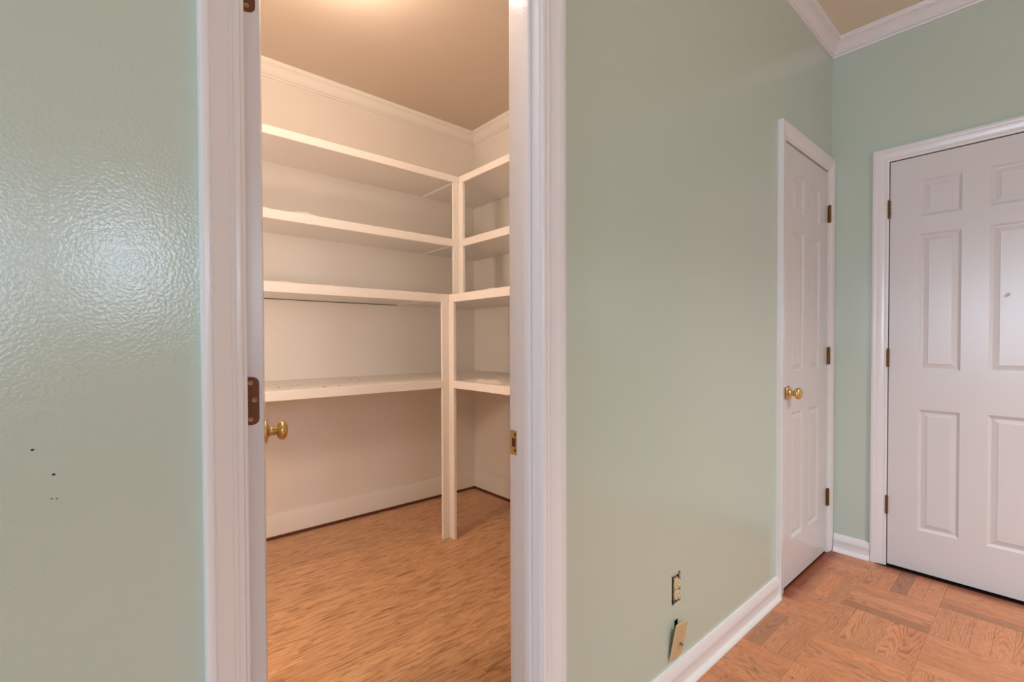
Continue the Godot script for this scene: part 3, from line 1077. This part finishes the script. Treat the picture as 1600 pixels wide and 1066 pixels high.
# ------------------------------------------------------------------ small things
func build_small_things() -> void:
	# uncovered outlet
	var t := thing("electrical_outlet", Vector3((OUTLET[0] + OUTLET[2]) / 2, OUTLET[1], 0.0), "uncovered ivory wall outlet in a ragged hole above the baseboard", "outlet")
	var w: float = OUTLET[2] - OUTLET[0]
	var h: float = OUTLET[3] - OUTLET[1]
	var st := mb()
	slab(st, -w / 2 + 0.0005, 0.0005, w / 2 - 0.0005, h - 0.0005, [[-w / 2 + 0.0025, 0.0025, w / 2 - 0.0025, h - 0.0025]], -0.05, -0.006)
	box(st, Vector3(-w / 2 + 0.0005, 0.0005, -0.0515), Vector3(w / 2 - 0.0005, h - 0.0005, -0.05))
	build(st, "junction_box", M.box_grey, t)
	st = mb()
	plate(st, round_rect(-0.014, 0.002, 0.012, h - 0.003, [0.003, 0.003, 0.003, 0.003], 3), -0.005, -0.0035)
	build(st, "yoke", M.steel, t)
	st = mb()
	box(st, Vector3(-0.0100, 0.012, -0.035), Vector3(0.0180, h - 0.018, -0.003), 0.003)
	var body := build(st, "receptacle_body", M.ivory, t)
	for cy in [0.030, 0.066]:
		st = mb()
		var o := PackedVector2Array()
		for k in 24:
			var a := TAU * k / 24
			o.append(Vector2(cos(a) * 0.0172 + 0.004, clampf(sin(a) * 0.017, -0.0142, 0.0142) + cy))
		plate(st, o, -0.002, 0.004)
		build(st, "socket_face", M.ivory, body)
		for s in [[-0.0075, 0.002, 0.0009, 0.0042], [0.0065, 0.002, 0.0009, 0.0036], [-0.0008, -0.0075, 0.0022, 0.0022]]:
			st = mb()
			box(st, Vector3(s[0] + 0.004 - s[2], cy + s[1] - s[3], 0.0038), Vector3(s[0] + 0.004 + s[2], cy + s[1] + s[3], 0.0043))
			build(st, "slot", M.dark, body)
	for y in [0.009, h - 0.0095]:
		st = mb()
		lathe(st, [Vector2(0.0045, 0.0), Vector2(0.0042, 0.0012), Vector2(0.0, 0.0018)], Transform3D(Basis(Vector3.RIGHT, Vector3(0, 0, 1), Vector3.DOWN), Vector3(-0.006, y, -0.0035)), 12)
		build(st, "screw", M.steel, t)
	for y in [0.036, 0.060]:
		st = mb()
		lathe(st, [Vector2(0.0, 0.0), Vector2(0.0036, 0.0), Vector2(0.0036, 0.004), Vector2(0.0, 0.0045)], Transform3D(Basis(Vector3.UP, Vector3.LEFT, Vector3(0, 0, 1)), Vector3(-0.0125, y, -0.006)), 10)
		build(st, "terminal_screw", M.brass, t)
	# torn paint round the hole
	st = mb()
	var ragged := func(x0: float, y0: float, x1: float, y1: float, e: float) -> PackedVector2Array:
		return PackedVector2Array([Vector2(x0, y0), Vector2(x1, y0), Vector2(x1 - (x1 - x0) * 0.2, y1), Vector2(x0 + (x1 - x0) * 0.45, y1 - e), Vector2(x0 + (x1 - x0) * 0.2, y1)])
	plate(st, ragged.call(-w / 2 - 0.002, h - 0.006, w / 2 - 0.012, h + 0.001, 0.003), 0.0, 0.0006)
	build(st, "torn_plaster", M.plaster, t)
	st = mb()
	plate(st, ragged.call(-w / 2 + 0.01, -0.006, w / 2 - 0.004, 0.007, 0.004), 0.0, 0.0008)
	build(st, "torn_plaster", M.plaster, t)

	# a blank plate hanging askew over a second opening
	t = thing("cover_plate", Vector3(1.3935, 0.119, 0.005), "blank ivory cover plate hanging askew below the open outlet", "cover plate")
	t.basis = Basis.from_euler(Vector3(deg_to_rad(6.5), 0, deg_to_rad(-9.0)))
	st = mb()
	box(st, Vector3(-0.035, 0, 0), Vector3(0.035, 0.114, 0.0055), 0.0028)
	build(st, "plate", M.plate_ivory, t)
	for y in [0.027, 0.087]:
		st = mb()
		if y < 0.05:
			lathe(st, [Vector2(0.0042, 0.0), Vector2(0.0042, 0.006), Vector2(0.0055, 0.007), Vector2(0.005, 0.0095), Vector2(0.0, 0.010)], Transform3D(Basis(Vector3.RIGHT, Vector3(0, 0, 1), Vector3.DOWN), Vector3(0.008, y + 0.018, 0.0055)), 12)
			build(st, "screw", M.steel, t)
		else:
			lathe(st, [Vector2(0.0020, 0.0), Vector2(0.0018, 0.0004), Vector2(0.0, 0.0004)], Transform3D(Basis(Vector3.RIGHT, Vector3(0, 0, 1), Vector3.DOWN), Vector3(0.0, y, 0.0055)), 10)
			build(st, "screw_hole", M.shoe_brown, t)
	# crumbs left on the lowest shelves
	for k in 2:
		st = mb()
		for i in (36 if k == 0 else 10):
			var x := rng.randf_range(0.5, 1.46) if k == 0 else rng.randf_range(1.56, 2.0)
			var z := rng.randf_range(-2.13, -1.56) if k == 0 else rng.randf_range(-1.9, -1.1)
			var r := rng.randf_range(0.0012, 0.0030) * (1.0 if rng.randf() < 0.8 else 1.6)
			lathe(st, [Vector2(r, 0.0), Vector2(r * 0.8, r * 0.5), Vector2(0.0, r * 0.7)], Transform3D(Basis(Vector3.UP, rng.randf() * TAU) * Basis.from_scale(Vector3(1.0, 1.0, rng.randf_range(0.5, 1.6))), Vector3(x, 0.9224 if k == 0 else 0.9214, z)), 5)
		tag(build(st, "debris", M.debris), ["dark crumbs scattered over the lowest back shelf of the pantry", "dark crumbs scattered over the lowest right shelf of the pantry"][k], "debris", "", "stuff")


# ------------------------------------------------------------------ lamps (all out of view)
const LAMP_PANTRY := [0.29, 0.14, 0.85]
const LAMP_COLOR := Color(1.0, 0.905, 0.825)
const DOWNLIGHT := [6.6, 4.4, 3.8]
const DOWN_COLOR := Color(1.0, 0.968, 0.95)
const DOWN_AT := [Vector3(2.0, CEIL, 1.75), Vector3(0.7, CEIL, 2.6), Vector3(-2.0, CEIL, 2.6)]


func glow(called: String, color: Color, strength: float) -> StandardMaterial3D:
	var gm := StandardMaterial3D.new()
	gm.resource_name = called
	gm.albedo_color = Color(0.95, 0.93, 0.9)
	gm.roughness = 0.4
	gm.emission_enabled = true
	gm.emission = color
	gm.emission_energy_multiplier = strength
	return gm


func build_lamps() -> void:
	# a flush globe on the pantry ceiling, and two unseen wall lamps added as fill
	for k in 3:
		var t: Node3D
		var st := mb()
		var turn := Transform3D()
		if k == 0:
			t = thing("ceiling_light", Vector3(0.77, CEIL, -1.14), "small frosted flush light in the middle of the pantry ceiling", "ceiling light")
		else:
			t = thing("added_fill_light", Vector3(0.62, 2.24, -WT), "added fill light inside the pantry above its doorway, out of view", "wall light")
			turn = Transform3D(Basis(Vector3.RIGHT, PI / 2), Vector3.ZERO)
		if k == 2:
			t.position = Vector3(PX0, 1.3, -0.85)  # hidden lamp added to brighten the lower pantry walls
			tag(t, "added fill light on the left pantry wall, hidden behind the open door", "wall light")
			turn = Transform3D(Basis(Vector3.BACK, PI / 2), Vector3.ZERO)
		lathe(st, [Vector2(0.0, -0.02), Vector2(0.085, -0.02), Vector2(0.095, -0.012), Vector2(0.097, 0.0)], turn)
		build(st, "lamp_base", M.white, t)
		st = mb()
		var prof := []
		for j in 10:
			var a := PI / 2 * j / 9.0
			prof.append(Vector2(0.08 * sin(a), -0.02 - 0.055 * cos(a)))
		lathe(st, prof, turn)
		build(st, "lamp_globe", glow("lamp_globe", LAMP_COLOR, 2.0), t)
		var l := OmniLight3D.new()
		l.name = "lamp_light"
		l.position = turn * Vector3(0, -0.15, 0)
		l.light_color = LAMP_COLOR
		l.light_energy = LAMP_PANTRY[k] as float
		l.light_size = 0.07
		l.omni_range = 8.0
		l.omni_attenuation = 2.0
		l.shadow_enabled = true
		t.add_child(l, true)
	# unseen downlights in the hallway ceiling, placed to brighten floor and lower walls
	var where := ["nearest the end wall door", "above the pantry doorway", "at the far left of the hallway"]
	for k in 3:
		var d := thing("unseen_ceiling_lamp", DOWN_AT[k], "unseen round recessed ceiling light " + where[k], "ceiling light")
		var st := mb()
		lathe(st, [Vector2(0.072, -0.001), Vector2(0.074, -0.006), Vector2(0.098, -0.004), Vector2(0.1, 0.0)], Transform3D())
		build(st, "lamp_trim", M.white, d)
		st = mb()
		lathe(st, [Vector2(0.0, -0.002), Vector2(0.073, -0.002)], Transform3D())
		build(st, "lamp_lens", glow("lamp_lens", DOWN_COLOR, 3.0), d)
		var sp := SpotLight3D.new()
		sp.name = "lamp_light"
		sp.position = Vector3(0, -0.02, 0)
		sp.rotation.x = -PI / 2
		sp.spot_angle = 58.0
		sp.spot_angle_attenuation = 1.0
		sp.spot_range = 9.0
		sp.spot_attenuation = 2.0
		sp.light_size = 0.07
		sp.light_color = DOWN_COLOR
		sp.light_energy = DOWNLIGHT[k] as float
		sp.shadow_enabled = true
		d.add_child(sp, true)
